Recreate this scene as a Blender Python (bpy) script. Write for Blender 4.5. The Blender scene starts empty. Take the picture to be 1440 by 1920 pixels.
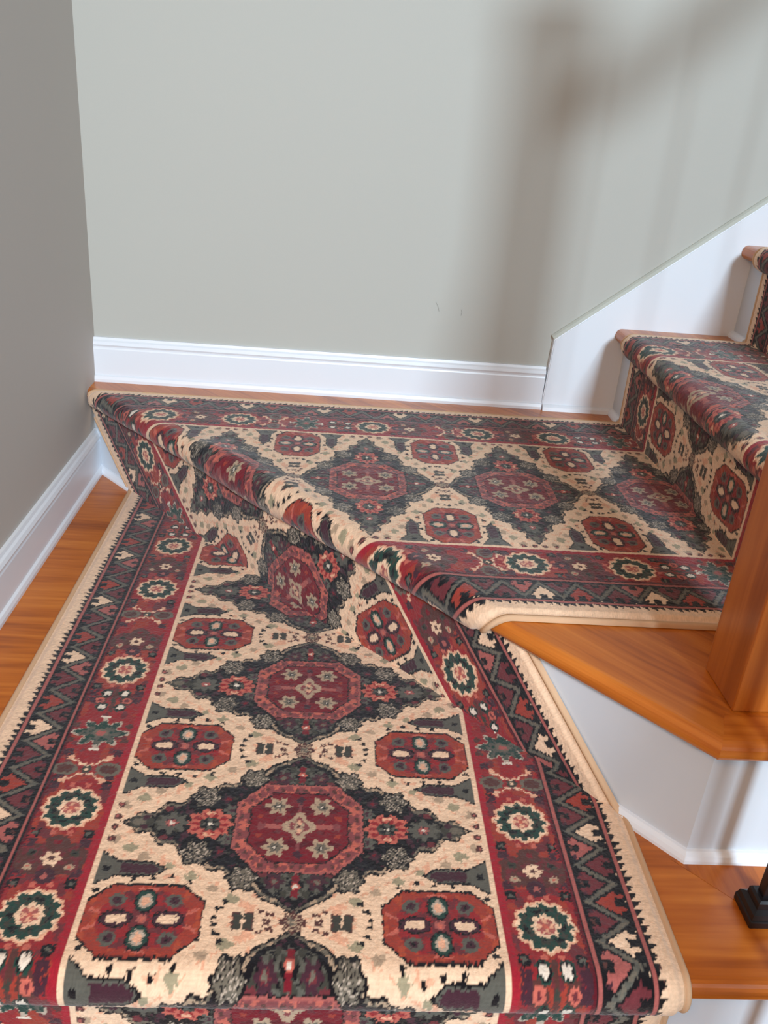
import bpy, bmesh, math
import numpy as np
from mathutils import Matrix, Vector

C = bpy.context.scene.collection
sc = bpy.context.scene

# ------------------------------------------------------------------ camera, world, lights
CAM = (0.51055, -1.82654, 0.5866)
PITCH, YAW, ROLL, FPX = 25.35445, 4.21861, 4.93962, 1613.84
a, b, c = (math.radians(q) for q in (PITCH, YAW, ROLL))
fw = Vector((math.sin(b)*math.cos(a), math.cos(b)*math.cos(a), -math.sin(a)))
rt = Vector((math.cos(b), -math.sin(b), 0)); up = rt.cross(fw)
rt2 = rt*math.cos(c) + up*math.sin(c); up2 = -rt*math.sin(c) + up*math.cos(c)
cd = bpy.data.cameras.new('camera'); cam = bpy.data.objects.new('camera', cd); C.objects.link(cam)
cam.matrix_world = Matrix(((rt2.x, up2.x, -fw.x, CAM[0]), (rt2.y, up2.y, -fw.y, CAM[1]),
                           (rt2.z, up2.z, -fw.z, CAM[2]), (0, 0, 0, 1)))
cd.sensor_fit = 'HORIZONTAL'; cd.sensor_width = 36; cd.lens = FPX/1440*36; cd.clip_start = .02
sc.camera = cam

sc.view_settings.view_transform = 'Standard'; sc.view_settings.look = 'None'
sc.view_settings.gamma = 1; sc.view_settings.use_curve_mapping = False
sc.view_settings.exposure = -0.22

w = bpy.data.worlds.new('world'); sc.world = w; w.use_nodes = True
bg = w.node_tree.nodes['Background']; bg.inputs[0].default_value = (1.0, .91, .83, 1); bg.inputs[1].default_value = .345

def area(name, loc, aim, sx, sy, power, col):
    l = bpy.data.lights.new(name, 'AREA'); l.shape = 'RECTANGLE'; l.size = sx; l.size_y = sy
    l.energy = power; l.color = col
    o = bpy.data.objects.new(name, l); C.objects.link(o); o.location = loc
    o.rotation_euler = (Vector(aim)-Vector(loc)).to_track_quat('-Z', 'Y').to_euler()
    return o
area('entry_window_light', (1.58, -5.5, 2.2), (.9, 0, .3), .78, .5, 385, (.74, .92, 1.06))
area('side_fill_light', (-0.6, -5.2, 2.6), (.5, 0, .3), 1.6, 1.4, 8, (.72, .88, 1.06))  # weak fill added from the front left, no known window there
area('hall_lamp_light', (.12, -2.15, 1.15), (.30, -1.2, -.2), .3, .3, 12, (1.0, .47, .13))

# ------------------------------------------------------------------ measures (metres; upper landing top is z = 0)
H, T, NO, TH = .19, .23, .0257, .027
XR = 1.133                       # first riser of the upper flight
D0, SX, SY = .0805, .9438, 1.122 # diagonal landing edge (0,-D0) -> (SX,-SY)
YL = -1.2635                     # lower landing nosing
U0, W, V0 = .0931, .808, .0901
di = np.array([SX, -SY+D0]); di /= np.hypot(*di); nr = np.array([-di[1], di[0]])
A0 = np.array([0., -D0])         # on the nosing line
R0 = A0 + NO*nr                  # on the riser line
def riser_at_y(y): t = (y-R0[1])/di[1]; return R0[0]+t*di[0]
def riser_at_x(x): t = (x-R0[0])/di[0]; return R0[1]+t*di[1]

# ------------------------------------------------------------------ helpers
def tag(o, label=None, cat=None, group=None, kind=None):
    if label: o['label'] = label
    if cat: o['category'] = cat
    if group: o['group'] = group
    if kind: o['kind'] = kind
    return o
def empty(name, loc=(0, 0, 0)):
    o = bpy.data.objects.new(name, None); C.objects.link(o); o.location = loc; return o
def obj(name, bm, mat, parent=None, rotz=0, loc=(0, 0, 0), smooth=False):
    me = bpy.data.meshes.new(name); bm.normal_update(); bm.to_mesh(me); bm.free()
    me.materials.append(mat)
    if smooth:
        for p in me.polygons: p.use_smooth = True
    o = bpy.data.objects.new(name, me); C.objects.link(o); o.parent = parent
    o.location = loc; o.rotation_euler = (0, 0, rotz)
    return o
def prism(bm, pts, z0, z1, nose=(), r=.012, seg=5):
    """solid over polygon pts; edges listed in nose (index i: pts[i]->pts[i+1]) get a bullnose"""
    lo = [bm.verts.new((x, y, z0)) for x, y in pts]; hi = [bm.verts.new((x, y, z1)) for x, y in pts]
    n = len(pts)
    bm.faces.new(hi); bm.faces.new(lo[::-1])
    for i in range(n): bm.faces.new((lo[i], lo[(i+1) % n], hi[(i+1) % n], hi[i]))
    es = []
    for i in nose:
        for s in (lo, hi): es.append(bm.edges.get((s[i], s[(i+1) % n])))
    if es: bmesh.ops.bevel(bm, geom=es, offset=r, segments=seg, profile=.5, affect='EDGES')
    bmesh.ops.recalc_face_normals(bm, faces=bm.faces)
def box(bm, x0, x1, y0, y1, z0, z1, bev=0):
    b2 = bmesh.new(); bmesh.ops.create_cube(b2, size=1)
    for v in b2.verts: v.co = Vector(((x0+x1)/2+v.co.x*(x1-x0), (y0+y1)/2+v.co.y*(y1-y0), (z0+z1)/2+v.co.z*(z1-z0)))
    if bev: bmesh.ops.bevel(b2, geom=b2.edges[:], offset=bev, segments=2, profile=.5, affect='EDGES')
    tmp = bpy.data.meshes.new('t'); b2.to_mesh(tmp); bm.from_mesh(tmp); b2.free(); bpy.data.meshes.remove(tmp)
def extrude_profile(bm, prof, p0, p1, out, upv=(0, 0, 1), cut0=None, cut1=None):
    """prof: (outward, height) points, closed; swept straight p0 -> p1; cut = plane normals for mitres"""
    p0, p1, out, upv = Vector(p0), Vector(p1), Vector(out), Vector(upv)
    d = (p1-p0).normalized()
    rings = []
    for p, cn in ((p0, cut0), (p1, cut1)):
        ring = []
        for o_, h_ in prof:
            q = p + out*o_ + upv*h_
            if cn is not None:
                cn_ = Vector(cn); q = q - d*((q-p).dot(cn_)/d.dot(cn_))
            ring.append(bm.verts.new(q))
        rings.append(ring)
    n = len(prof)
    for i in range(n): bm.faces.new((rings[0][i], rings[0][(i+1) % n], rings[1][(i+1) % n], rings[1][i]))
    bm.faces.new(rings[0][::-1]); bm.faces.new(rings[1])
    bmesh.ops.recalc_face_normals(bm, faces=bm.faces)

# ------------------------------------------------------------------ materials
def mat(name, col, rough=.5, spec=.5, bump=0, bscale=200, var=0, vscale=3, coat=0):
    m = bpy.data.materials.new(name); m.use_nodes = True; nt = m.node_tree; N = nt.nodes; L = nt.links
    p = N['Principled BSDF']; p.inputs['Base Color'].default_value = (*col, 1)
    p.inputs['Roughness'].default_value = rough; p.inputs['Specular IOR Level'].default_value = spec
    p.inputs['Coat Weight'].default_value = coat
    tc = N.new('ShaderNodeTexCoord')
    if var:
        n = N.new('ShaderNodeTexNoise'); n.inputs['Scale'].default_value = vscale; n.inputs['Detail'].default_value = 4
        L.new(tc.outputs['Object'], n.inputs['Vector'])
        mx = N.new('ShaderNodeMix'); mx.data_type = 'RGBA'
        mx.inputs[6].default_value = (*[q*(1-var) for q in col], 1); mx.inputs[7].default_value = (*[min(1, q*(1+var)) for q in col], 1)
        L.new(n.outputs['Fac'], mx.inputs[0]); L.new(mx.outputs[2], p.inputs['Base Color'])
    if bump:
        n2 = N.new('ShaderNodeTexNoise'); n2.inputs['Scale'].default_value = bscale; n2.inputs['Detail'].default_value = 3
        L.new(tc.outputs['Object'], n2.inputs['Vector'])
        bp = N.new('ShaderNodeBump'); bp.inputs['Strength'].default_value = bump; bp.inputs['Distance'].default_value = .001
        L.new(n2.outputs['Fac'], bp.inputs['Height']); L.new(bp.outputs['Normal'], p.inputs['Normal'])
    return m
def wood(name, c_dark, c_mid, c_light, plank=.0, axis=0):
    """oak: grain runs along local X (axis 0) or Z (axis 2)"""
    m = bpy.data.materials.new(name); m.use_nodes = True; nt = m.node_tree; N = nt.nodes; L = nt.links
    p = N['Principled BSDF']; p.inputs['Roughness'].default_value = .33; p.inputs['Specular IOR Level'].default_value = .4; p.inputs['Coat Weight'].default_value = .22
    p.inputs['Coat Roughness'].default_value = .2
    tc = N.new('ShaderNodeTexCoord'); mp = N.new('ShaderNodeMapping')
    s = [26, 26, 26]; s[axis] = 1.6
    mp.inputs['Scale'].default_value = s
    L.new(tc.outputs['Object'], mp.inputs['Vector'])
    vec = mp.outputs['Vector']
    if plank:
        sx = N.new('ShaderNodeSeparateXYZ'); L.new(tc.outputs['Object'], sx.inputs[0])
        dv = N.new('ShaderNodeMath'); dv.operation = 'DIVIDE'; dv.inputs[1].default_value = plank; L.new(sx.outputs['Y'], dv.inputs[0])
        fl = N.new('ShaderNodeMath'); fl.operation = 'FLOOR'; L.new(dv.outputs[0], fl.inputs[0])
        wn = N.new('ShaderNodeTexWhiteNoise'); wn.noise_dimensions = '1D'; L.new(fl.outputs[0], wn.inputs['W'])
        ad = N.new('ShaderNodeVectorMath'); ad.operation = 'MULTIPLY_ADD'
        L.new(wn.outputs['Color'], ad.inputs[0]); ad.inputs[1].default_value = (9, 9, 9); L.new(vec, ad.inputs[2]); vec = ad.outputs[0]
        fr = N.new('ShaderNodeMath'); fr.operation = 'FRACT'; L.new(dv.outputs[0], fr.inputs[0])
        pp = N.new('ShaderNodeMath'); pp.operation = 'PINGPONG'; pp.inputs[1].default_value = .5; L.new(fr.outputs[0], pp.inputs[0])
        gt = N.new('ShaderNodeMath'); gt.operation = 'GREATER_THAN'; gt.inputs[1].default_value = .012; L.new(pp.outputs[0], gt.inputs[0])
    n1 = N.new('ShaderNodeTexNoise'); n1.inputs['Scale'].default_value = 1; n1.inputs['Detail'].default_value = 5; n1.inputs['Distortion'].default_value = .8
    L.new(vec, n1.inputs['Vector'])
    wv = N.new('ShaderNodeTexNoise'); wv.inputs['Scale'].default_value = 5; wv.inputs['Detail'].default_value = 3
    L.new(vec, wv.inputs['Vector'])
    mx = N.new('ShaderNodeMath'); mx.operation = 'MULTIPLY_ADD'; mx.inputs[1].default_value = .35
    L.new(wv.outputs['Fac'], mx.inputs[0]); 
    m8 = N.new('ShaderNodeMath'); m8.operation = 'MULTIPLY'; m8.inputs[1].default_value = .68; L.new(n1.outputs['Fac'], m8.inputs[0])
    L.new(m8.outputs[0], mx.inputs[2])
    cr = N.new('ShaderNodeValToRGB'); e = cr.color_ramp.elements
    e[0].position = .3; e[0].color = (*c_dark, 1); e[1].position = .72; e[1].color = (*c_light, 1)
    k = e.new(.5); k.color = (*c_mid, 1)
    L.new(mx.outputs[0], cr.inputs[0]); col = cr.outputs[0]
    if plank:
        m2 = N.new('ShaderNodeMix'); m2.data_type = 'RGBA'; m2.inputs[6].default_value = (.06, .02, .006, 1)
        L.new(gt.outputs[0], m2.inputs[0]); L.new(col, m2.inputs[7])
        h = N.new('ShaderNodeHueSaturation'); L.new(m2.outputs[2], h.inputs['Color'])
        mr = N.new('ShaderNodeMapRange'); mr.inputs[3].default_value = .82; mr.inputs[4].default_value = 1.15
        L.new(wn.outputs['Value'], mr.inputs[0]); L.new(mr.outputs[0], h.inputs['Value']); col = h.outputs[0]
    L.new(col, p.inputs['Base Color'])
    bp = N.new('ShaderNodeBump'); bp.inputs['Strength'].default_value = .12; bp.inputs['Distance'].default_value = .0006
    L.new(wv.outputs['Fac'], bp.inputs['Height']); L.new(bp.outputs['Normal'], p.inputs['Normal'])
    return m
M_wall = mat('greige_wall_paint', (.46, .455, .415), .75, .3, .08, 350, .02, 2)
M_walll = mat('greige_side_wall_paint', (.49, .45, .41), .7, .3, .08, 350, .02, 2)
M_white = mat('white_gloss_trim_paint', (.74, .775, .83), .35, .5, .03, 120, .02, 6)
M_riser = mat('white_riser_paint', (.58, .62, .67), .45, .5, .03, 120, .03, 8)
M_cap = mat('grey_caulk_bead', (.50, .52, .47), .6, .4)
M_oak = wood('honey_oak', (.22, .045, .004), (.46, .122, .011), (.62, .205, .028))
M_oakp = wood('honey_oak_planks', (.30, .10, .018), (.44, .16, .032), (.55, .22, .055), plank=.083)
M_newel = wood('newel_oak', (.24, .055, .005), (.38, .10, .012), (.50, .16, .024), axis=2)
M_railx = wood('rail_oak', (.24, .055, .005), (.38, .10, .012), (.50, .16, .024), axis=0)
M_raily = wood('rail_oak', (.24, .055, .005), (.38, .10, .012), (.50, .16, .024), axis=1)
M_iron = mat('black_wrought_iron', (.006, .005, .007), .42, .5, .15, 60)

# ------------------------------------------------------------------ setting
bm = bmesh.new(); box(bm, -.12, 3.2, 0, .12, -.8, 2.6)
tag(obj('wall_back', bm, M_wall), 'greige painted wall behind the landing', kind='structure')
bm = bmesh.new(); box(bm, -.12, 0, -3.4, 0, -.8, 2.6)
tag(obj('wall_left', bm, M_walll), 'shaded taupe wall on the left of the landing', kind='structure')
wb = bpy.data.objects['wall_back']
def scratch(x, z, pts):
    bm = bmesh.new(); r = .0004
    ring = [[bm.verts.new((x+px*.001-r, -.0005, z+pz*.001)), bm.verts.new((x+px*.001+r, -.0005, z+pz*.001)), bm.verts.new((x+px*.001, -.0001, z+pz*.001-r))] for px, pz in pts]
    for i in range(len(ring)-1):
        for k in range(3): bm.faces.new((ring[i][k], ring[i][(k+1) % 3], ring[i+1][(k+1) % 3], ring[i+1][k]))
    obj('scratch', bm, M_iron_grey, wb)
M_iron_grey = mat('grey_scuff', (.22, .21, .19), .8)
scratch(.722, .206, [(-6, 10), (-2, 4), (1, -2), (3, -9)]); scratch(.772, .196, [(0, 8), (2, 2), (1, -5)])
HB = .094
bprof = [(0, 0), (.020, 0), (.020, .006), (.0175, .012), (.0135, .0145), (.0135, .070), (.0125, .073), (.0125, .076), (.0145, .080),
         (.0115, .086), (.008, .089), (.006, HB), (0, HB)]
XB = .968
bm = bmesh.new(); extrude_profile(bm, bprof, (0, 0, 0), (XB+.004, 0, 0), (0, -1, 0))
tag(obj('baseboard_back', bm, M_white), 'glossy white moulded baseboard under the back wall', kind='structure')
yl = riser_at_x(.0)-.004
bm = bmesh.new(); extrude_profile(bm, bprof, (0, YL+.02, -H), (0, yl, -H), (1, 0, 0))
tag(obj('baseboard_left', bm, M_white), 'white moulded baseboard along the left wall', kind='structure')

# stair skirt board on the back wall
sl = .79; KS = .157; xe = 2.4
bm = bmesh.new()
pts = [(XB+.004, -.0), (XB+.010, KS), (xe, KS+(xe-XB-.01)*sl), (xe, -.0)]
vs = [[bm.verts.new((x, y, z)) for x, z in pts] for y in (0, -.016)]
for i in range(4): bm.faces.new((vs[0][i], vs[0][(i+1) % 4], vs[1][(i+1) % 4], vs[1][i]))
bm.faces.new(vs[0]); bm.faces.new(vs[1][::-1])
bmesh.ops.recalc_face_normals(bm, faces=bm.faces)
bmesh.ops.bevel(bm, geom=[e for e in bm.edges if all(v.co.y < -.01 for v in e.verts)], offset=.002, segments=2, affect='EDGES')
trim = tag(obj('trim_1', bm, M_white), 'white stair skirt board rising along the back wall', kind='structure')
bm = bmesh.new()
dv = Vector((1, 0, sl)).normalized(); nv = Vector((-sl, 0, 1)).normalized()
p0 = Vector((XB+.010, 0, KS)); p1 = Vector((xe, 0, KS+(xe-XB-.01)*sl))
extrude_profile(bm, [(0, 0), (.014, 0), (.010, .005), (.004, .008), (0, .008)], p0, p1, (0, -1, 0), nv)
obj('caulk_bead', bm, M_cap, trim)
bm = bmesh.new(); extrude_profile(bm, [(0, 0), (.011, 0), (.009, .008), (.004, .012), (0, .013)], (XB+.006, -.016, 0), (XR, -.016, 0), (0, -1, 0))
obj('shoe_moulding', bm, M_white, trim)

# ------------------------------------------------------------------ staircase
st = tag(empty('staircase', (0, 0, -H)), 'honey oak winder staircase with white risers turning at the wall corner', 'staircase')
def spart(name, bm, m, rotz=0, smooth=False, parent=None):
    # bm is in world axes; store it in a frame turned by rotz so that the grain follows it
    R = Matrix.Rotation(-rotz, 3, 'Z')
    off = Vector((0, 0, H)) if parent is None else Vector((0, 0, 0))
    for v in bm.verts: v.co = R @ v.co
    return obj(name, bm, m, st if parent is None else parent, rotz, off, smooth)
ang = math.atan2(di[1], di[0])
XE = 1.9
# upper (winder) landing
bm = bmesh.new()
prism(bm, [(0, 0), (0, -D0), (SX, -SY), (.966, -1.071), (XR+.02, -1.071), (XR+.02, 0)][::1], -TH, 0, nose=(1,))
ul = spart('upper_landing', bm, M_oak, ang)
bm = bmesh.new()
prism(bm, [(SX, -SY), (XE, -SY), (XE, -1.0712), (.966, -1.0712)], -TH, 0, nose=(0,))
spart('landing_nosing', bm, M_oak, 0)
# lower landing
bm = bmesh.new()
mit = (.935, -1.10)
prism(bm, [(0, 0), (0, YL), (1.094, YL), mit, (1.3, -1.10), (1.3, 0)], -H-TH, -H, nose=(1,))
spart('lower_landing', bm, M_oak, 0)
bm = bmesh.new()
prism(bm, [(mit[0]+.0008, mit[1]-.0002), (1.0945, YL+.0003), (1.30, YL+.0003), (1.30, mit[1]-.0002)], -H-TH, -H+.0002, nose=())
spart('return_board', bm, M_oak, math.pi/2)
# step below
bm = bmesh.new(); prism(bm, [(0, YL+.03), (0, YL-.232), (1.15, YL-.232), (1.15, YL+.03)], -2*H-TH, -2*H, nose=(1,))
spart('tread', bm, M_oak, 0)
# risers
def riser(p, q, z0, z1, th=.018, side=1):
    p = Vector((*p, 0)); q = Vector((*q, 0)); d = (q-p).normalized(); n = Vector((-d.y, d.x, 0))*side
    bm = bmesh.new()
    prism(bm, [(p.x, p.y), (q.x, q.y), ((q+n*th).x, (q+n*th).y), ((p+n*th).x, (p+n*th).y)], z0, z1)
    return spart('riser', bm, M_riser)
yc = -SY+NO; xc = riser_at_y(yc)
rp = (0.0, riser_at_x(0.0))
r1 = riser(rp, (xc, yc), -H, -TH)
qr = [(0, 0), (.012, 0), (.0115, .004), (.009, .009), (.004, .0125), (0, .013)]
outd = Vector((-nr[0], -nr[1], 0))
bm = bmesh.new(); extrude_profile(bm, qr, (rp[0]+.004, rp[1]-.004, -H), (xc, yc, -H), outd, cut1=(Vector((di[0], di[1], 0))+Vector((1, 0, 0))).normalized())
spart('shoe_moulding', bm, M_white)
bm = bmesh.new(); box(bm, xc, XE, yc, yc+.018, -H, -TH)
spart('side_panel', bm, M_riser)
bm = bmesh.new(); extrude_profile(bm, qr, (xc, yc, -H), (XE, yc, -H), (0, -1, 0), cut0=(Vector((di[0], di[1], 0))+Vector((1, 0, 0))).normalized())
spart('shoe_moulding', bm, M_white)
riser((0, YL+NO), (1.3, YL+NO), -2*H, -H-TH)
# upper flight
YS = -1.095
for i in range(4):
    x = XR+i*T; z = i*H
    bm = bmesh.new(); box(bm, x, x+.018, YS+.02, -.016, z+(0 if i == 0 else 0), z+H-TH)
    spart('riser', bm, M_riser)
    bm = bmesh.new()
    prism(bm, [(x+T+.018, -.0165), (x-NO, -.0165), (x-NO, YS-.02), (x+T+.018, YS-.02)], z+H-TH, z+H, nose=(1,))
    spart('tread', bm, M_oak, math.pi/2)
    if i < 3:
        bm = bmesh.new(); extrude_profile(bm, qr, (x, -.016, z), (x, -.085, z), (-1, 0, 0))
        spart('shoe_moulding', bm, M_white)
    bm = bmesh.new(); box(bm, x+.018, x+T+.018, YS+.02, YS+.035, -.0, z+H-TH)
    spart('side_panel', bm, M_riser)

# ------------------------------------------------------------------ newel, rails, balusters
nx, ny, nw = .977, -1.066, .084
RH = .86
nt_ = tag(empty('newel_post', (nx+nw/2, ny+nw/2, 0)), 'square honey oak newel post on the corner of the upper landing', 'newel post')
bm = bmesh.new(); box(bm, -nw/2, nw/2, -nw/2, nw/2, 0, 1.02, .003)
obj('post', bm, M_newel, nt_)
bm = bmesh.new(); box(bm, -nw/2-.014, nw/2+.014, -nw/2-.014, nw/2+.014, 1.02, 1.045, .005)
obj('cap', bm, M_newel, nt_)
RY = ny+nw/2; RX = nx+nw/2
rprof = [(-.03, 0), (.03, 0), (.034, .02), (.026, .045), (.010, .056), (-.010, .056), (-.026, .045), (-.034, .02)]
bm = bmesh.new(); s2 = H/T
extrude_profile(bm, rprof, (nx+nw+.001, RY, RH), (2.2, RY, RH+(2.2-nx-nw)*s2), (0, 1, 0))
tag(obj('handrail', bm, M_railx), 'oak handrail climbing from the newel beside the upper flight', 'handrail')
bm = bmesh.new()
extrude_profile(bm, rprof, (RX, ny-.001, RH-.16), (RX, ny-.9, RH-.16-.9*s2), (1, 0, 0))
tag(obj('handrail', bm, M_raily), 'oak handrail descending from the newel beside the lower flight', 'handrail')
def baluster(x, y, z, h, label):
    t = tag(empty('baluster', (x, y, z)), label, 'baluster', 'iron balusters of the stair railing')
    s = .0065
    bm = bmesh.new(); box(bm, -s, s, -s, s, .004, h, .001); obj('rod', bm, M_iron, t)
    bm = bmesh.new()
    box(bm, -.021, .021, -.021, .021, 0, .011, .002)
    lo, hi = [], []
    rings = [(.0195, .011), (.018, .017), (.013, .020), (.0125, .028), (.0105, .031)]
    prev = None
    for r, zz in rings:
        ring = [bm.verts.new((sx*r, sy*r, zz)) for sx, sy in ((-1, -1), (1, -1), (1, 1), (-1, 1))]
        if prev:
            for k in range(4): bm.faces.new((prev[k], prev[(k+1) % 4], ring[(k+1) % 4], ring[k]))
        prev = ring
    bm.faces.new(prev); bmesh.ops.recalc_face_normals(bm, faces=bm.faces)
    obj('shoe', bm, M_iron, t)
    return t
baluster(1.012, -1.174, -H, RH-.16+H-(.108)*s2-.002, 'black iron baluster standing in a square shoe on the lower landing')
baluster(1.014, YL-.06, -2*H, RH-.16+2*H-(-YL+.06+ny+.0)*s2-.004, 'black iron baluster on the step below the lower landing')
for i in range(4):
    for k in (.055, .165):
        x = XR+i*T+k; z = (i+1)*H
        baluster(x, RY-.012, z, RH+(x-nx-nw)*s2-z-.002, 'black iron baluster beside the upper flight, step %s' % ('one', 'two', 'three', 'four')[i])

# ------------------------------------------------------------------ rug pattern
def lin(r, g, b_):
    return [((q/255+.055)/1.055)**2.4 if q > 10 else q/255/12.92 for q in (r, g, b_)]
PAL = dict(cream=(221, 187, 157), black=(15, 11, 15), navy=(24, 21, 27), crimson=(108, 20, 32), dcrim=(84, 14, 26), brick=(142, 52, 40),
           frame=(122, 60, 62), grey=(100, 92, 80), lgrey=(172, 156, 140), tan=(166, 142, 118), dgreen=(30, 58, 50), moss=(56, 54, 47),
           plum=(62, 32, 42), salmon=(180, 92, 78), white=(214, 200, 184), rose=(156, 84, 78), brown=(80, 46, 42), peach=(214, 160, 130),
           slate=(84, 82, 74), red=(134, 34, 38), maroon=(98, 40, 45), orange=(158, 66, 44), hot=(146, 26, 40), olive=(148, 138, 112))
KEYS = list(PAL); IDX = {k: i for i, k in enumerate(KEYS)}
PALA = np.array([lin(*PAL[k]) for k in KEYS], dtype=np.float32)

def hsh(ix, iy, seed=0):
    h = (ix.astype(np.int64)*374761393 + iy.astype(np.int64)*668265263 + seed*1442695041) & 0xffffffff
    h = ((h ^ (h >> 13))*1274126177) & 0xffffffff
    return ((h ^ (h >> 16)) & 0xffff)/65535.
def vnoise(x, y, seed=0):
    ix = np.floor(x); iy = np.floor(y); fx = x-ix; fy = y-iy; ix = ix.astype(np.int64); iy = iy.astype(np.int64)
    fx = fx*fx*(3-2*fx); fy = fy*fy*(3-2*fy)
    return (hsh(ix, iy, seed)*(1-fx)+hsh(ix+1, iy, seed)*fx)*(1-fy)+(hsh(ix, iy+1, seed)*(1-fx)+hsh(ix+1, iy+1, seed)*fx)*fy

def field(a, b, sgn, col):
    """a = distance from the runner's middle (0..218), b = from the medallion's middle (0..130), mm"""
    def put(m, k): col[m] = IDX[k]
    def E(ca, cb, ra, rb): return ((a-ca)/ra)**2+((b-cb)/rb)**2 < 1
    def fl(ca, cb, r, n, k1, k2, amp=.22, asp=1.0, inner=.42, core=None):
        dx = a-ca; dy = (b-cb)/asp; rr = np.hypot(dx, dy); th = np.arctan2(dy, dx)
        rad = r*(1+amp*np.cos(n*th))
        put(rr < rad, k1); put(rr < rad*inner, k2)
        if core: put(rr < r*.16, core)
    put(np.ones_like(a, bool), 'cream'); put(vnoise(a/7, b/7, 4) > .86, 'peach')
    # soft leaf marks on the cream
    e = b-(118-118*a/205)                       # distance outside the diamond line
    ln = e/1.15
    put((np.abs(ln-16) < 1.0) & (vnoise(a/5, b/5, 3) > .42), 'peach')
    for (ca, cb, r, k) in ((66, 104, 8, 'olive'), (88, 92, 7, 'tan'), (112, 76, 8, 'olive'), (205, 26, 8, 'tan'), (186, 38, 8, 'olive'), (168, 50, 7, 'tan'), (137, 62, 6, 'olive'), (100, 100, 5, 'peach'), (48, 112, 6, 'peach')):
        m = (np.hypot(a-ca, (b-cb)*1.3) < r*(.6+.7*vnoise(a/4+ca, b/4, 7)))
        put(m, k)
    # scalloped diamond
    st_ = 118-118*a/205
    edge = st_ + 4.5*np.sin(a*2*np.pi/30+.6)*(a > 40)*(a < 190) + np.where(a < 46, 5-(a/46)**2*12, 0)*1.0
    dd = edge-b
    dome = (a/52)**2+(np.maximum(b-70, 0)/44)**2 < 1
    ins = (dd > 0) | (dome & (b > 60) & (b < 114))
    ins2 = (dd > 3.0) | ((a/49)**2+(np.maximum(b-70, 0)/41)**2 < 1) & (b > 60)
    ins3 = (dd > 7.0) | ((a/45)**2+(np.maximum(b-70, 0)/37)**2 < 1) & (b > 60)
    put(ins & (a < 209), 'black'); put(ins2 & (a < 206), 'grey'); put(ins2 & (a < 206) & (vnoise(a/4, b/4, 14) > .6), 'tan'); put(ins3 & (a < 201), 'black')
    put((ins3) & (vnoise(a/7, b/7, 11) > .66), 'navy'); put(ins3 & (vnoise(a/6, b/6, 12) > .78), 'plum')
    put(ins3 & (vnoise(a/6+40, b/6, 13) > .80), 'moss')
    # filigree blossoms along the edge
    for (ca, cb, r) in ((58, 76, 14), (112, 43, 15)):
        rr = np.hypot(a-ca, b-cb); th = np.arctan2(b-cb, a-ca)
        put(rr < (r+3)*(1+.14*np.cos(6*th)), 'black')
        m = rr < r*(1+.16*np.cos(6*th)); put(m, 'grey')
        fil = m & (np.sin(a*1.25+2*np.sin(b*.5))*np.sin(b*1.25+2*np.sin(a*.5)) > .38); put(fil, 'lgrey')
        put(m & (np.sin(a*1.05+1.7)*np.sin(b*1.05+.4) > .30), 'black')
    # dome at the top of the diamond
    dm = ((a/40)**2+(np.maximum(b-68, 0)/34)**2 < 1) & (b > 62)
    put(dm, 'moss'); put(dm & (vnoise(a/5, b/5, 21) > .55), 'slate'); put(dm & (vnoise(a/5, b/5, 22) > .66), 'black')
    fl(23, 79, 10, 6, 'plum', 'maroon'); put(E(23, 79, 3, 3), 'grey')
    put((a < 3.2) & (b > 70) & (b < 100), 'crimson'); put(E(0, 86, 6, 4), 'salmon'); put(E(0, 86, 2.4, 2.4), 'white')
    put(E(12, 96, 4, 5), 'moss'); put(E(36, 70, 5, 4), 'maroon')
    # side lobe
    fl(103, 0, 25, 10, 'salmon', 'moss', .12, .86, .5); 
    rr = np.hypot(a-103, b/.86); th = np.arctan2(b/.86, a-103)
    put((rr < 22) & (rr > 12) & (np.cos(10*th) > .15), 'red'); put(rr < 10, 'black'); put((rr < 9) & (np.cos(4*th) > 0), 'slate'); put(rr < 3, 'white')
    put((np.abs(rr-19) < 2) & (np.abs(np.cos(th)) < .3), 'peach')
    fl(146, 0, 17, 8, 'slate', 'plum', .2, .8, .4); fl(146, 0, 6, 6, 'rose', 'white', .2, .8, .4)
    put(E(180, 0, 15, 10), 'moss'); put(E(184, 0, 8, 5), 'grey'); put(E(176, 7, 4, 4), 'plum')
    fl(80, 22, 8, 6, 'slate', 'plum'); fl(86, 40, 6, 5, 'plum', 'crimson'); put(E(128, 18, 5, 5), 'plum'); put(E(152, 22, 5, 4), 'maroon')
    # medallion octagon
    def octo(ha, hb, cut): return (a < ha) & (b < hb) & (a/ha*1.0+0*b < 2) & ((a-(ha-cut[0]))/cut[0]+(b-(hb-cut[1]))/cut[1] < 1)
    put(octo(76, 69, (30, 32)), 'black'); put(octo(74, 67, (30, 32)), 'rose'); put(octo(72, 65, (29, 31)), 'frame')
    fr_ = octo(72, 65, (29, 31)) & (vnoise(a/4, b/4, 31) > .6); put(fr_, 'salmon')
    fr_ = octo(72, 65, (29, 31)) & (np.sin(a*.35)*np.sin(b*.35) > .55); put(fr_, 'brown')
    put(octo(58, 54, (25, 27)), 'black'); put(octo(56.5, 52.5, (25, 27)), 'crimson')
    put(octo(56.5, 52.5, (25, 27)) & (vnoise(a/9, b/9, 33) > .6), 'dcrim')
    fl(26, 32, 12.5, 6, 'tan', 'grey', .25, 1.0, .55); put(E(26, 32, 3, 3), 'black'); put(E(26, 32, 1.6, 1.6), 'white')
    put((b < 3.6) & (a < 44), 'rose'); put((a < 3) & (b < 40), 'frame'); put(E(44, 0, 5, 6), 'frame'); put(E(0, 42, 5, 5), 'plum')
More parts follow.
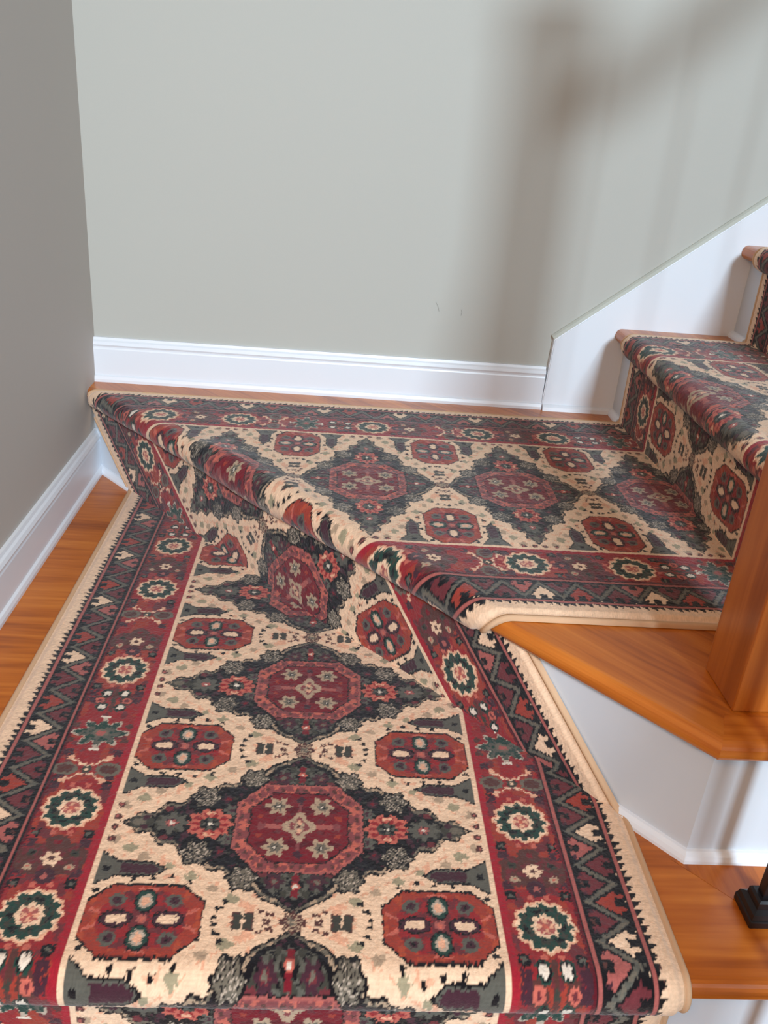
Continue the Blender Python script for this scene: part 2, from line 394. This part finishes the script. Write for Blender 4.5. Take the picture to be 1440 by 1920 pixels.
    fl(0, 0, 16, 4, 'tan', 'frame', .22, 1.25, .6); put(E(0, 0, 6, 9), 'tan'); put(E(0, 6, 3.2, 3.2), 'peach'); put(E(0, 0, 2.4, 2.4), 'brown')
    put(E(24, 8, 4, 3), 'maroon'); put(E(46, 14, 3.5, 3.5), 'brick')
    # little medallion between two diamonds
    fl(0, 130, 12, 8, 'brown', 'grey', .18); put((np.hypot(a, b-130) < 10) & (np.sin(a*1.3+.6)*np.sin(b*1.3) > .1), 'tan')
    for (ca, cb) in ((24, 122), (34, 118), (27, 129)): put((np.abs(a-ca) < 3.4) & (np.abs(b-cb) < 1+np.abs(a-ca)*.7), 'brown')
    put((np.abs(a-51) < 11) & (b > 122) & (np.hypot(a-51, b-130) > 2) & (np.abs(np.abs(a-51)-0) > 1.2), 'moss')
    put((np.abs(a-51) < 12) & (b > 120.5) & ((np.abs(a-51) > 10) | (b < 122)) & ((np.abs(a-51) > 4)), 'brown')
    for (ca, cb) in ((76, 116), (80, 127), (70, 107)):
        put((a-ca > -4) & (a-ca < 4) & (np.abs(b-cb) < (a-ca+5)*.42), 'black')
    for (ca, cb) in ((112, 78+5), (132, 76), (152, 78), (172, 79)):
        put((b-cb > -3) & (b-cb < 4) & (np.abs(a-ca) < (b-cb+4)*.5), 'black')
    # salmon-brick octagon with four petals
    A_, B_ = np.abs(a-153), 130-b
    def oc(ha, hb, ca, cb): return (A_ < ha) & (B_ < hb) & ((A_-(ha-ca))/ca+(B_-(hb-cb))/cb < 1)
    put(oc(64, 45, 24, 22), 'cream')
    put(oc(61.5, 43, 24, 22), 'black'); put(oc(59, 41, 23, 21), 'rose' if False else 'orange')
    put(oc(59, 41, 23, 21) & (vnoise(a/8, b/8, 41) > .25), 'brick'); put(oc(44, 33, 22, 20), 'maroon')
    put(oc(44, 33, 22, 20) & (vnoise(a/7, b/7, 42) > .5), 'red')
    put((np.abs(A_-50) < 6) & (np.abs(B_-9-(A_-50)*.5) < 2.2), 'salmon')
    put((B_ > 34) & (B_ < 38) & (A_ < 10), 'salmon')
    def EL(ea, eb, ra, rb): return ((A_-ea)/ra)**2+((B_-eb)/rb)**2 < 1
    put(EL(0, 21, 12, 15), 'black'); put(EL(0, 21, 10, 13), 'dgreen'); put(EL(0, 21, 6.5, 9.5), 'lgrey'); put(EL(0, 21, 4, 6), 'peach')
    put(EL(26, 0, 17, 9.5), 'black'); put(EL(26, 0, 15, 7.8), 'plum'); put(EL(26, 0, 11, 4.8), 'cream')
    put(EL(29, 22, 9, 8.5), 'slate'); put(EL(29, 22, 5, 4.5), 'plum'); put(EL(29, 22, 2, 2), 'black')
    put(EL(0, 0, 6, 4.5), 'rose'); put(EL(0, 0, 3, 2.2), 'salmon')
    # horn-shaped motifs growing from the border
    q = 218-a; bb = np.abs(b-67)
    hw = np.where(q < 26, 25-q*.60, np.where(q < 62, 9.2, 9.2*(1-(q-62)/16)))
    put((bb < hw+1.8) & (q < 79) & (q > 1.5), 'black')
    put((bb < hw-.8) & (q < 74) & (q > 3), 'slate')
    put((bb < hw-2.6) & (q < 70) & (q > 30), 'plum'); put((bb < 3.5) & (np.abs(q-14) < 4), 'black'); put((bb < 7) & (bb > 4.5) & (q < 18) & (q > 6), 'slate')
    # specks along the border
    for cb in (8, 26):
        put(E(209, cb, 5, 4.5), 'brown'); put(E(209, cb, 2, 2), 'rose')
    put(E(207, 96, 4, 3), 'black')

def border(w_, v, motifs, col, sel):
    """w_ = mm outward from the cream line (0..86), centre at 45"""
    def put(m, k): col[m & sel] = IDX[k]
    put(np.ones_like(w_, bool), 'red')
    put(vnoise(w_/14, v/20, 51) > .55, 'brick'); put(vnoise(w_/12, v/14, 52) > .70, 'maroon')
    put(w_ < 9, 'hot'); put((w_ > 82), 'dcrim')
    x = w_-46
    for (cv, kind) in motifs:
        near = np.abs(v-cv) < 55
        if not near.any(): continue
        y = v-cv
        rr = np.hypot(x, y*.98); th = np.arctan2(y, x)
        side = lambda dy, k='black': [put((np.abs(np.abs(x)-30) < 6.5) & (np.abs(y-s_*dy) < 6.5) & (vnoise(w_/3, v/3, 55) > .25), k) for s_ in (-1, 1)]
        if kind == 'R':
            side(40, 'black'); side(40+14, 'plum')
            put((np.abs(np.abs(x)-30) < 3) & (np.abs(np.abs(y)-40) < 3), 'slate')
            put((np.abs(np.abs(x)-9) < 3.2) & (np.abs(np.abs(y)-38) < 4), 'salmon')
            rad = 1+.055*np.cos(12*th+.5)
            put(rr < 33*rad, 'peach'); put(rr < 30.5*rad, 'cream')
            put(rr < 28*(1+.09*np.cos(12*th)), 'dgreen'); put((rr < 25) & (rr > 15) & (vnoise(w_/3, v/3, 56) > .55), 'moss')
            put((rr < 23) & (rr > 17) & (vnoise(w_/4, v/4, 57) > .66), 'black')
            put(rr < 14.5*(1+.12*np.cos(8*th)), 'cream'); put(rr < 10, 'rose' ); put((rr < 9) & (np.cos(4*th) > 0), 'peach'); put(rr < 3, 'salmon')
        elif kind == 's':
            put((np.abs(x) < 37) & (np.abs(y) < 22) & (np.abs(x)+np.abs(y) < 48), 'brown')
            put((np.abs(x) < 37) & (np.abs(y) < 22) & (np.abs(x)+np.abs(y) < 48) & (vnoise(w_/6, v/6, 58) > .55), 'maroon')
            r1_ = np.hypot(x, y); put(r1_ < 9.5*(1+.2*np.cos(6*th)), 'cream'); put(r1_ < 3.6, 'brown')
            put((np.hypot(np.abs(x)-23, y-8) < 5), 'moss'); put((np.hypot(np.abs(x)-23, y-8) < 2), 'black')
            put((np.hypot(np.abs(x)-22, y+12) < 5), 'tan'); put((np.hypot(np.abs(x)-22, y+12) < 2), 'salmon')
            put((np.hypot(x, y-24) < 12*(1+.15*np.cos(6*th))) , 'brown'); put(np.hypot(x, y-24) < 4, 'crimson')
            put((np.hypot(x, y+25) < 11), 'plum'); put(np.hypot(x, y+25) < 4, 'rose')
        elif kind == 'X':
            put((np.hypot((np.abs(x)-26)/1.3, y) < 12), 'grey'); put((np.hypot((np.abs(x)-26)/1.3, y) < 8), 'brown')
            put(np.abs(np.abs(y)-np.abs(x)*.62-5-2*np.sin(np.abs(x)*.5)) < (2.4)*(np.abs(x) < 28), 'salmon')
            put((np.abs(np.abs(y)-np.abs(x)*.62-5-2*np.sin(np.abs(x)*.5)) < 1.3)*(np.abs(x) < 26), 'cream')
            put((np.abs(np.abs(x)-24) < 4) & (np.abs(np.abs(y)-22) < 4), 'peach'); put(np.hypot(x, y) < 7, 'moss'); put(np.hypot(x, y) < 2.5, 'cream')
            side(30, 'plum')
        elif kind == 'S':
            rad = 24*(1+.25*np.cos(8*th)); r1_ = np.hypot(x*.82, y*1.05)
            put(r1_ < rad*1.02, 'lgrey'); put(r1_ < rad*.92, 'dgreen'); put((r1_ < rad*.85) & (vnoise(w_/3, v/3, 59) > .55), 'slate')
            put(r1_ < 8, 'grey'); put(r1_ < 5, 'rose')
            put((np.abs(x) < 2.2) & (np.abs(np.abs(y)-27) < 5), 'lgrey'); put((np.abs(x) < 7) & (np.abs(np.abs(y)-31) < 1.6), 'white')
            put((np.hypot(np.abs(x)-34, np.abs(y)-14) < 5), 'brown')
        elif kind == 'd':
            put((np.abs(x) < 3.5) & (np.abs(y) < 26), 'brown'); put((np.hypot(np.abs(x)-18, y) < 10), 'brown'); put((np.hypot(np.abs(x)-18, y) < 6.5), 'salmon'); put((np.hypot(np.abs(x)-18, y) < 3), 'maroon')
            r1_ = np.hypot(np.abs(x)-12, np.abs(y)-15); put(r1_ < 8.5, 'dgreen'); put(r1_ < 6.8, 'black'); put((np.hypot(np.abs(x)-12, np.abs(y)-15) < 5), 'white')
            put(np.hypot(x, y) < 4, 'moss'); side(0, 'plum')

def rug_index(u, v, P, vc, motifs, vf=None):
    """u,v in mm (u from the middle, signed); returns palette index"""
    n1 = (vnoise(u/2.2, v/2.2, 1)-.5)*3.0; n2 = (vnoise(u/2.2+50, v/2.2, 2)-.5)*3.0
    uu = np.round((u+n1)/1.5)*1.5; vv = np.round((v+n2)/1.5)*1.5
    col = np.zeros(u.shape, np.int32)
    s = 262./P
    ph = ((vv-v+(v if vf is None else vf)-vc)*s) % 262.; bb = np.minimum(ph, 262-ph)*(131/131.)
    fa = np.abs(uu)
    f = fa < 219
    c2 = col[f]; field(fa[f], np.minimum(bb[f], 131), np.sign(uu[f]), c2); col[f] = c2
    au = np.abs(u); fa2 = fa
    bsel = (fa2 >= 219)
    border(fa2-219, vv, motifs, col, bsel & (fa2 < 312))
    col[(au > 213.5) & (au < 219)] = IDX['cream']
    def put(m, k): col[m] = IDX[k]
    z = au > 305.5
    # zigzag guard
    per = 52.; t = (vv+(0 if True else 0)) % per; tri = np.abs(t-per/2)/(per/2)     # 0..1
    zc = 318+tri*36
    q = fa2-zc
    zz = z & (fa2 < 363)
    put(zz, 'black')
    cell = np.floor(vv/per).astype(np.int64); cell2 = np.floor((vv+per/2)/per).astype(np.int64)
    up_ = q > 0
    k1 = hsh(cell, cell*0, 61); 
    ty = np.abs(t-per/2); stp = np.floor(ty/4.5)*4.5
    m = zz & up_ & (q > 9.5) & (ty < 16) & (u*0+fa2 < 359) & (q > 9+.0*stp)
    put(m, 'maroon'); put(m & (cell % 3 == 0), 'cream'); put(m & (cell % 3 == 1), 'brick'); put(m & (ty < 5.5) & (fa2 > 348), 'black'); put(m & (ty > 11) & (fa2 > 352), 'black')
    tb = (vv+per/2) % per; tyb = np.abs(tb-per/2)
    m = zz & (~up_) & (q < -9.5) & (tyb < 16) & (fa2 > 315)
    put(m, 'maroon'); put(m & (cell2 % 3 == 0), 'rose'); put(m & (tyb < 5.5) & (fa2 < 326), 'black'); put(m & (tyb > 11) & (fa2 < 321), 'plum')
    put(m & (tyb < 3) & (fa2 < 321), 'brown')
    put(zz & (np.abs(q) < 4.6) , 'slate'); put(zz & (np.abs(q) < 3) & (vnoise(u/3, v/3, 64) > .4), 'grey')
    # guard lines
    put((au > 304.5) & (au < 312), 'black'); put((au > 306.5) & (au < 311), 'rose')
    put((au > 361.5) & (au < 369), 'black'); put((au > 362.5) & (au < 367), 'rose')
    # saw teeth, then the plain band
    band = au > 367
    put(band, 'cream')
    vs_ = v+3.*vnoise(v/13, v*0, 66); saw = (vs_ % 11.)/11.; put(band & (fa2 < 368.5+(5+6*vnoise(v/9, v*0, 67))*saw), 'black'); put(band & (fa2 > 372) & (fa2 < 376) & (vnoise(v/2.5, u/2.5, 68) > .8) & (saw > .4), 'brown')
    return col

def rug_colour(idx, u, v, seed):
    c_ = PALA[idx].copy()
    k = 1+.26*(vnoise(u/1.6, v/1.6, 70+seed)-.5)+.12*(vnoise(u/9, v/5, 71+seed)-.5)+.05*np.sin(v*2.3)
    c_ *= k[:, None]
    return np.clip(c_, 0, 1)

# ------------------------------------------------------------------ rug shape
def bend(d, ks, prof_fn):
    return prof_fn(d, ks)
G = lambda s, m, w_: np.exp(-((s-m)/w_)**2)

def lower_map(u, v):
    """flat plan coords of the lower length (u across 0..W, v = world y) -> 3-D under-surface"""
    x = U0+u; y = v
    qx = x-R0[0]; qy = y-R0[1]
    d = qx*nr[0]+qy*nr[1]; s = qx*di[0]+qy*di[1]
    d = d+.002
    dl = .002+.010*G(s, .72, .13)                            # the cloth is not tucked right into the corner
    wd = .0035
    over = wd*np.logaddexp(0, np.clip((d+dl)/wd, -60, 400))
    phi = np.arctan(dl/.15)
    h = (d-over)+over*np.sin(phi); z = over*np.cos(phi)
    h = h-.007*G(s, .60, .12)*np.clip(z/.1, 0, 1)*np.clip((.17-z)/.06, 0, 1)
    X = R0[0]+s*di[0]+h*nr[0]; Y = R0[1]+s*di[1]+h*nr[1]; Z = -H+z
    # front: round the nosing of the lower landing and down its riser
    g = (YL+.0135)-v                                        # >0 beyond the start of the nose
    r = .0170                                               # the padded cloth stands a little proud of the wood
    t = np.clip(g/r, 0, math.pi)
    Yn = (YL+.0135)-r*np.sin(t); Zn = -H-r+r*np.cos(t)
    g2 = np.clip(g-r*math.pi, 0, NO-.0150); Yn = Yn+g2
    g3 = np.maximum(g-r*math.pi-(NO-.0150), 0); drop = H-2*r-.006; wd2 = .004
    ov2 = wd2*np.logaddexp(0, np.clip((g3-drop)/wd2, -60, 400)); Zn = Zn-(g3-ov2); Yn = Yn-ov2   # foot of the riser, then out over the step below
    fr_ = g > 0
    Y = np.where(fr_, Yn, Y); Z = np.where(fr_, Zn, Z)
    rest = z   # height reached on the riser, for trimming
    return X, Y, Z, rest, d

def roll_r(s): return .0115+.0025*s+.004*G(s, .60, .16)
def upper_map(u, v):
    """u along the run (world x), v across from the wall (0..W)"""
    x = u; y = -V0-v
    # stairs: profile in x
    xs = x
    r = .012
    segs = []
    # polyline of the under-surface
    P = [(-.5, 0)]
    for i in range(3):
        xr = XR+i*T; z0 = i*H
        for k in range(7):
            t = k/6*math.pi/2; P.append((xr-r+r*math.sin(t), z0+r-r*math.cos(t)))
        P.append((xr-.001, z0+H-TH-.006))
        rr_ = .0150
        P.append((xr-.010, z0+H-TH-.003))
        for k in range(13):
            t = math.pi*k/12; P.append((xr-NO+.0120-rr_*math.sin(t)*1.0, z0+H-TH/2-.0005-rr_*math.cos(t)))
    P.append((XR+3*T-.02, 3*H))
    P = np.array(P); L = np.concatenate([[0], np.cumsum(np.hypot(*np.diff(P, axis=0).T))])
    X = np.interp(u+.5, L, P[:, 0]); Z = np.interp(u+.5, L, P[:, 1]); Y = y
    # free edge over the diagonal nosing
    qx = x-A0[0]; qy = y-A0[1]
    d = -(qx*nr[0]+qy*nr[1]); s = qx*di[0]+qy*di[1]
    rr_ = roll_r(s)
    st0 = -rr_+.002
    t = np.clip((d-st0)/rr_, 0, math.pi)
    h = np.where(d < st0, d, st0+rr_*np.sin(t))
    zz = np.where(d < st0, 0, -rr_+rr_*np.cos(t))
    ov = np.maximum(d-st0-rr_*math.pi, 0); h = h-ov
    sel = (x < 1.0) & (d > st0)
    X = np.where(sel, A0[0]+s*di[0]-h*nr[0], X); Y = np.where(sel, A0[1]+s*di[1]-h*nr[1], Y); Z = np.where(sel, zz, Z)
    # cloth rides up a little before the roll
    lift = (.010*G(s, .46, .09)+.009*G(s, .66, .10)+.004*G(s, .95, .06))*np.clip(1-np.abs((d-st0+.004)/.055), 0, 1)**1.5*(x < 1.0)
    Z = Z+lift
    end = d-st0-rr_*math.pi
    return X, Y, Z, end

def thick(e):
    """pile height against distance (m) from the cut edge"""
    return np.where(e < .008, .0012+.0060*np.sqrt(np.clip(1-((e-.004)/.0045)**2, 0, 1)), np.where(e < .011, .0055, .0055+.0040*np.clip((e-.011)/.006, 0, 1)))

def build_rug(name, mapping, u_arr, v_arr, axis, W_, colfn, keep, mats, parent, seed, flip=False):
    """grid mesh; axis: 0 if the across direction is u, 1 if it is v"""
    nu, nv = len(u_arr), len(v_arr)
    UU, VV = np.meshgrid(u_arr, v_arr, indexing='ij')
    out = mapping(UU, VV); X, Y, Z = out[:3]
    P = np.stack([X, Y, Z], -1)
    du = np.gradient(P, axis=0); dv_ = np.gradient(P, axis=1)
    n = np.cross(du, dv_); 
    if flip: n = -n
    n /= np.maximum(np.linalg.norm(n, axis=-1, keepdims=True), 1e-9)
    ac = UU if axis == 0 else VV
    e = np.minimum(ac, W_-ac)
    mm_u, mm_v = UU*1000, VV*1000
    t = thick(e)
    pile = (e > .012)
    t = t+pile*(.0009*(vnoise(mm_u/2.4, mm_v/2.4, 90+seed)-.5)+.0012*(vnoise(mm_u/22, mm_v/22, 91+seed)-.5))
    t = np.where(e <= 1e-6, 0, t)
    P = P+n*(t+.0008)[..., None]
    kp = keep(*out, UU, VV)
    idx = np.arange(nu*nv).reshape(nu, nv)
    q = np.stack([idx[:-1, :-1], idx[1:, :-1], idx[1:, 1:], idx[:-1, 1:]], -1)
    if flip: q = q[..., ::-1]
    ok = kp[:-1, :-1] & kp[1:, :-1] & kp[1:, 1:] & kp[:-1, 1:]
    e0 = np.minimum(e[:-1, :-1], e[1:, 1:])
    bind = ok & (e0 < .0085)
    colr = colfn(ac, UU, VV)
    def mk(nm, sel, m, par):
        f = q[sel].reshape(-1, 4)
        used = np.unique(f); remap = np.zeros(nu*nv, np.int64); remap[used] = np.arange(len(used)); f = remap[f]
        me = bpy.data.meshes.new(nm)
        me.vertices.add(len(used)); me.vertices.foreach_set('co', P.reshape(-1, 3)[used].astype(np.float32).ravel())
        me.loops.add(f.size); me.loops.foreach_set('vertex_index', f.ravel().astype(np.int32))
        me.polygons.add(len(f)); me.polygons.foreach_set('loop_start', np.arange(0, f.size, 4, dtype=np.int32))
        me.polygons.foreach_set('use_smooth', np.ones(len(f), bool))
        me.update(calc_edges=True)
        if colr is not None and nm != 'edge_binding':
            at = me.color_attributes.new('yarn', 'FLOAT_COLOR', 'POINT')
            cc = np.ones((len(used), 4), np.float32); cc[:, :3] = colr[used]
            at.data.foreach_set('color', cc.ravel())
        me.materials.append(m)
        o = bpy.data.objects.new(nm, me); C.objects.link(o); o.parent = par
        if par is not None: o.matrix_parent_inverse = Matrix.Translation(-par_loc(par))
        return o
    body = mk(name, ok & (e0 >= .0085), mats[0], parent)
    half = (ac[:-1, :-1] < W_/2)
    for hs in (half, ~half):
        mk('edge_binding', bind & hs, mats[1], body)
    return body
def par_loc(o):
    return Vector((0, 0, 0)) if o.parent is not None else Vector(o.location)

M_rug = bpy.data.materials.new('wool_pile_rug'); M_rug.use_nodes = True
nt = M_rug.node_tree; p = nt.nodes['Principled BSDF']; at = nt.nodes.new('ShaderNodeAttribute'); at.attribute_name = 'yarn'
nt.links.new(at.outputs['Color'], p.inputs['Base Color'])
p.inputs['Roughness'].default_value = .95; p.inputs['Specular IOR Level'].default_value = .15
p.inputs['Sheen Weight'].default_value = .25; p.inputs['Sheen Roughness'].default_value = .5
tc = nt.nodes.new('ShaderNodeTexCoord'); nz = nt.nodes.new('ShaderNodeTexNoise'); nz.inputs['Scale'].default_value = 420; nz.inputs['Detail'].default_value = 3
nt.links.new(tc.outputs['Object'], nz.inputs['Vector'])
bp = nt.nodes.new('ShaderNodeBump'); bp.inputs['Strength'].default_value = .5; bp.inputs['Distance'].default_value = .0015
nt.links.new(nz.outputs['Fac'], bp.inputs['Height']); nt.links.new(bp.outputs['Normal'], p.inputs['Normal'])
M_bind = mat('tan_cotton_binding', (.56, .36, .22), .9, .2, .4, 600, .06, 40)

runner = tag(empty('stair_runner', (U0+W/2, YL, -H)), 'dark red, black and cream oriental carpet runner mitred over the diagonal landing step', 'carpet runner')

ST = .0015
mot_low = [(-1755, 'R'), (-1690, 's'), (-1612, 'R'), (-1540, 's'), (-1470, 'R'), (-1400, 'X'), (-1335, 'S'), (-1268, 'd'), (-1204, 'R'), (-1129, 's'), (-1052, 'R'), (-985, 'X'), (-917, 'S'), (-850, 'd'), (-780, 'R'), (-708, 's'), (-632, 'X'), (-552, 'R'),
           (-475, 's'), (-397, 'R'), (-335, 'd'), (-270, 'S'), (-200, 'X'), (-130, 'R'), (-55, 's'), (20, 'R')]
mot_up = [(-60, 'X'), (0, 'S'), (60, 'R'), (115, 'd'), (181, 'R'), (257, 's'), (333, 'R'), (400, 'X'), (462, 'S'), (528, 'd'), (592, 'R'), (665, 's'), (742, 'X'), (800, 'R'), (876, 's'), (953, 'R'),
          (1020, 'd'), (1080, 'S'), (1140, 'X'), (1205, 'R'), (1280, 's'), (1355, 'R'), (1420, 'X'), (1485, 'S'), (1550, 'd'), (1610, 'R'), (1690, 's'), (1760, 'X'), (1820, 'R'), (1900, 's'), (1975, 'R')]
mot_upF = [(x_+(9 if x_ < 700 else 12), k) for x_, k in mot_up]
WM = W*1000
def uscale(ac): return (ac*1000-WM/2)
def col_low(ac, UU, VV):
    u = uscale(ac).ravel(); v = (VV*1000).ravel()
    vp = v+13*np.clip((v+1280)/300., 0, 1)                                               # the weave is a little tighter past the second medallion
    vf = np.where(vp < -927, vp, -927+(vp+927)*270/259.)
    return rug_colour(rug_index(u, vp, 270., -1071., mot_low, vf), u, v, 0)
def col_up(ac, UU, VV):
    u = uscale(ac).ravel(); v = (UU*1000).ravel()
    return rug_colour(rug_index(u, v, 253., 577., mot_up), u, v, 5)
edges = np.array([0, .0004, .0012, .0022, .0034, .0046, .0058, .0068, .0076, .0086, .0096, .0108])
across = np.concatenate([edges, np.arange(.0120, W-.0120+1e-9, ST), (W-edges)[::-1]])
v_low = np.arange(YL-.40, .16, ST)
build_rug('lower_carpet', lower_map, across, v_low, 0, W, col_low,
          lambda X, Y, Z, rest, d, UU, VV: (rest < H-.027) & (d < .25) & (X > .010) , (M_rug, M_bind), runner, 0)
u_up = np.arange(-.12, XR+.5+2.9*(H+T)-.5, ST)
build_rug('upper_carpet', upper_map, u_up, across, 1, W, col_up,
          lambda X, Y, Z, end, UU, VV: (end < .006) & (X > .010), (M_rug, M_bind), runner, 5, flip=True)
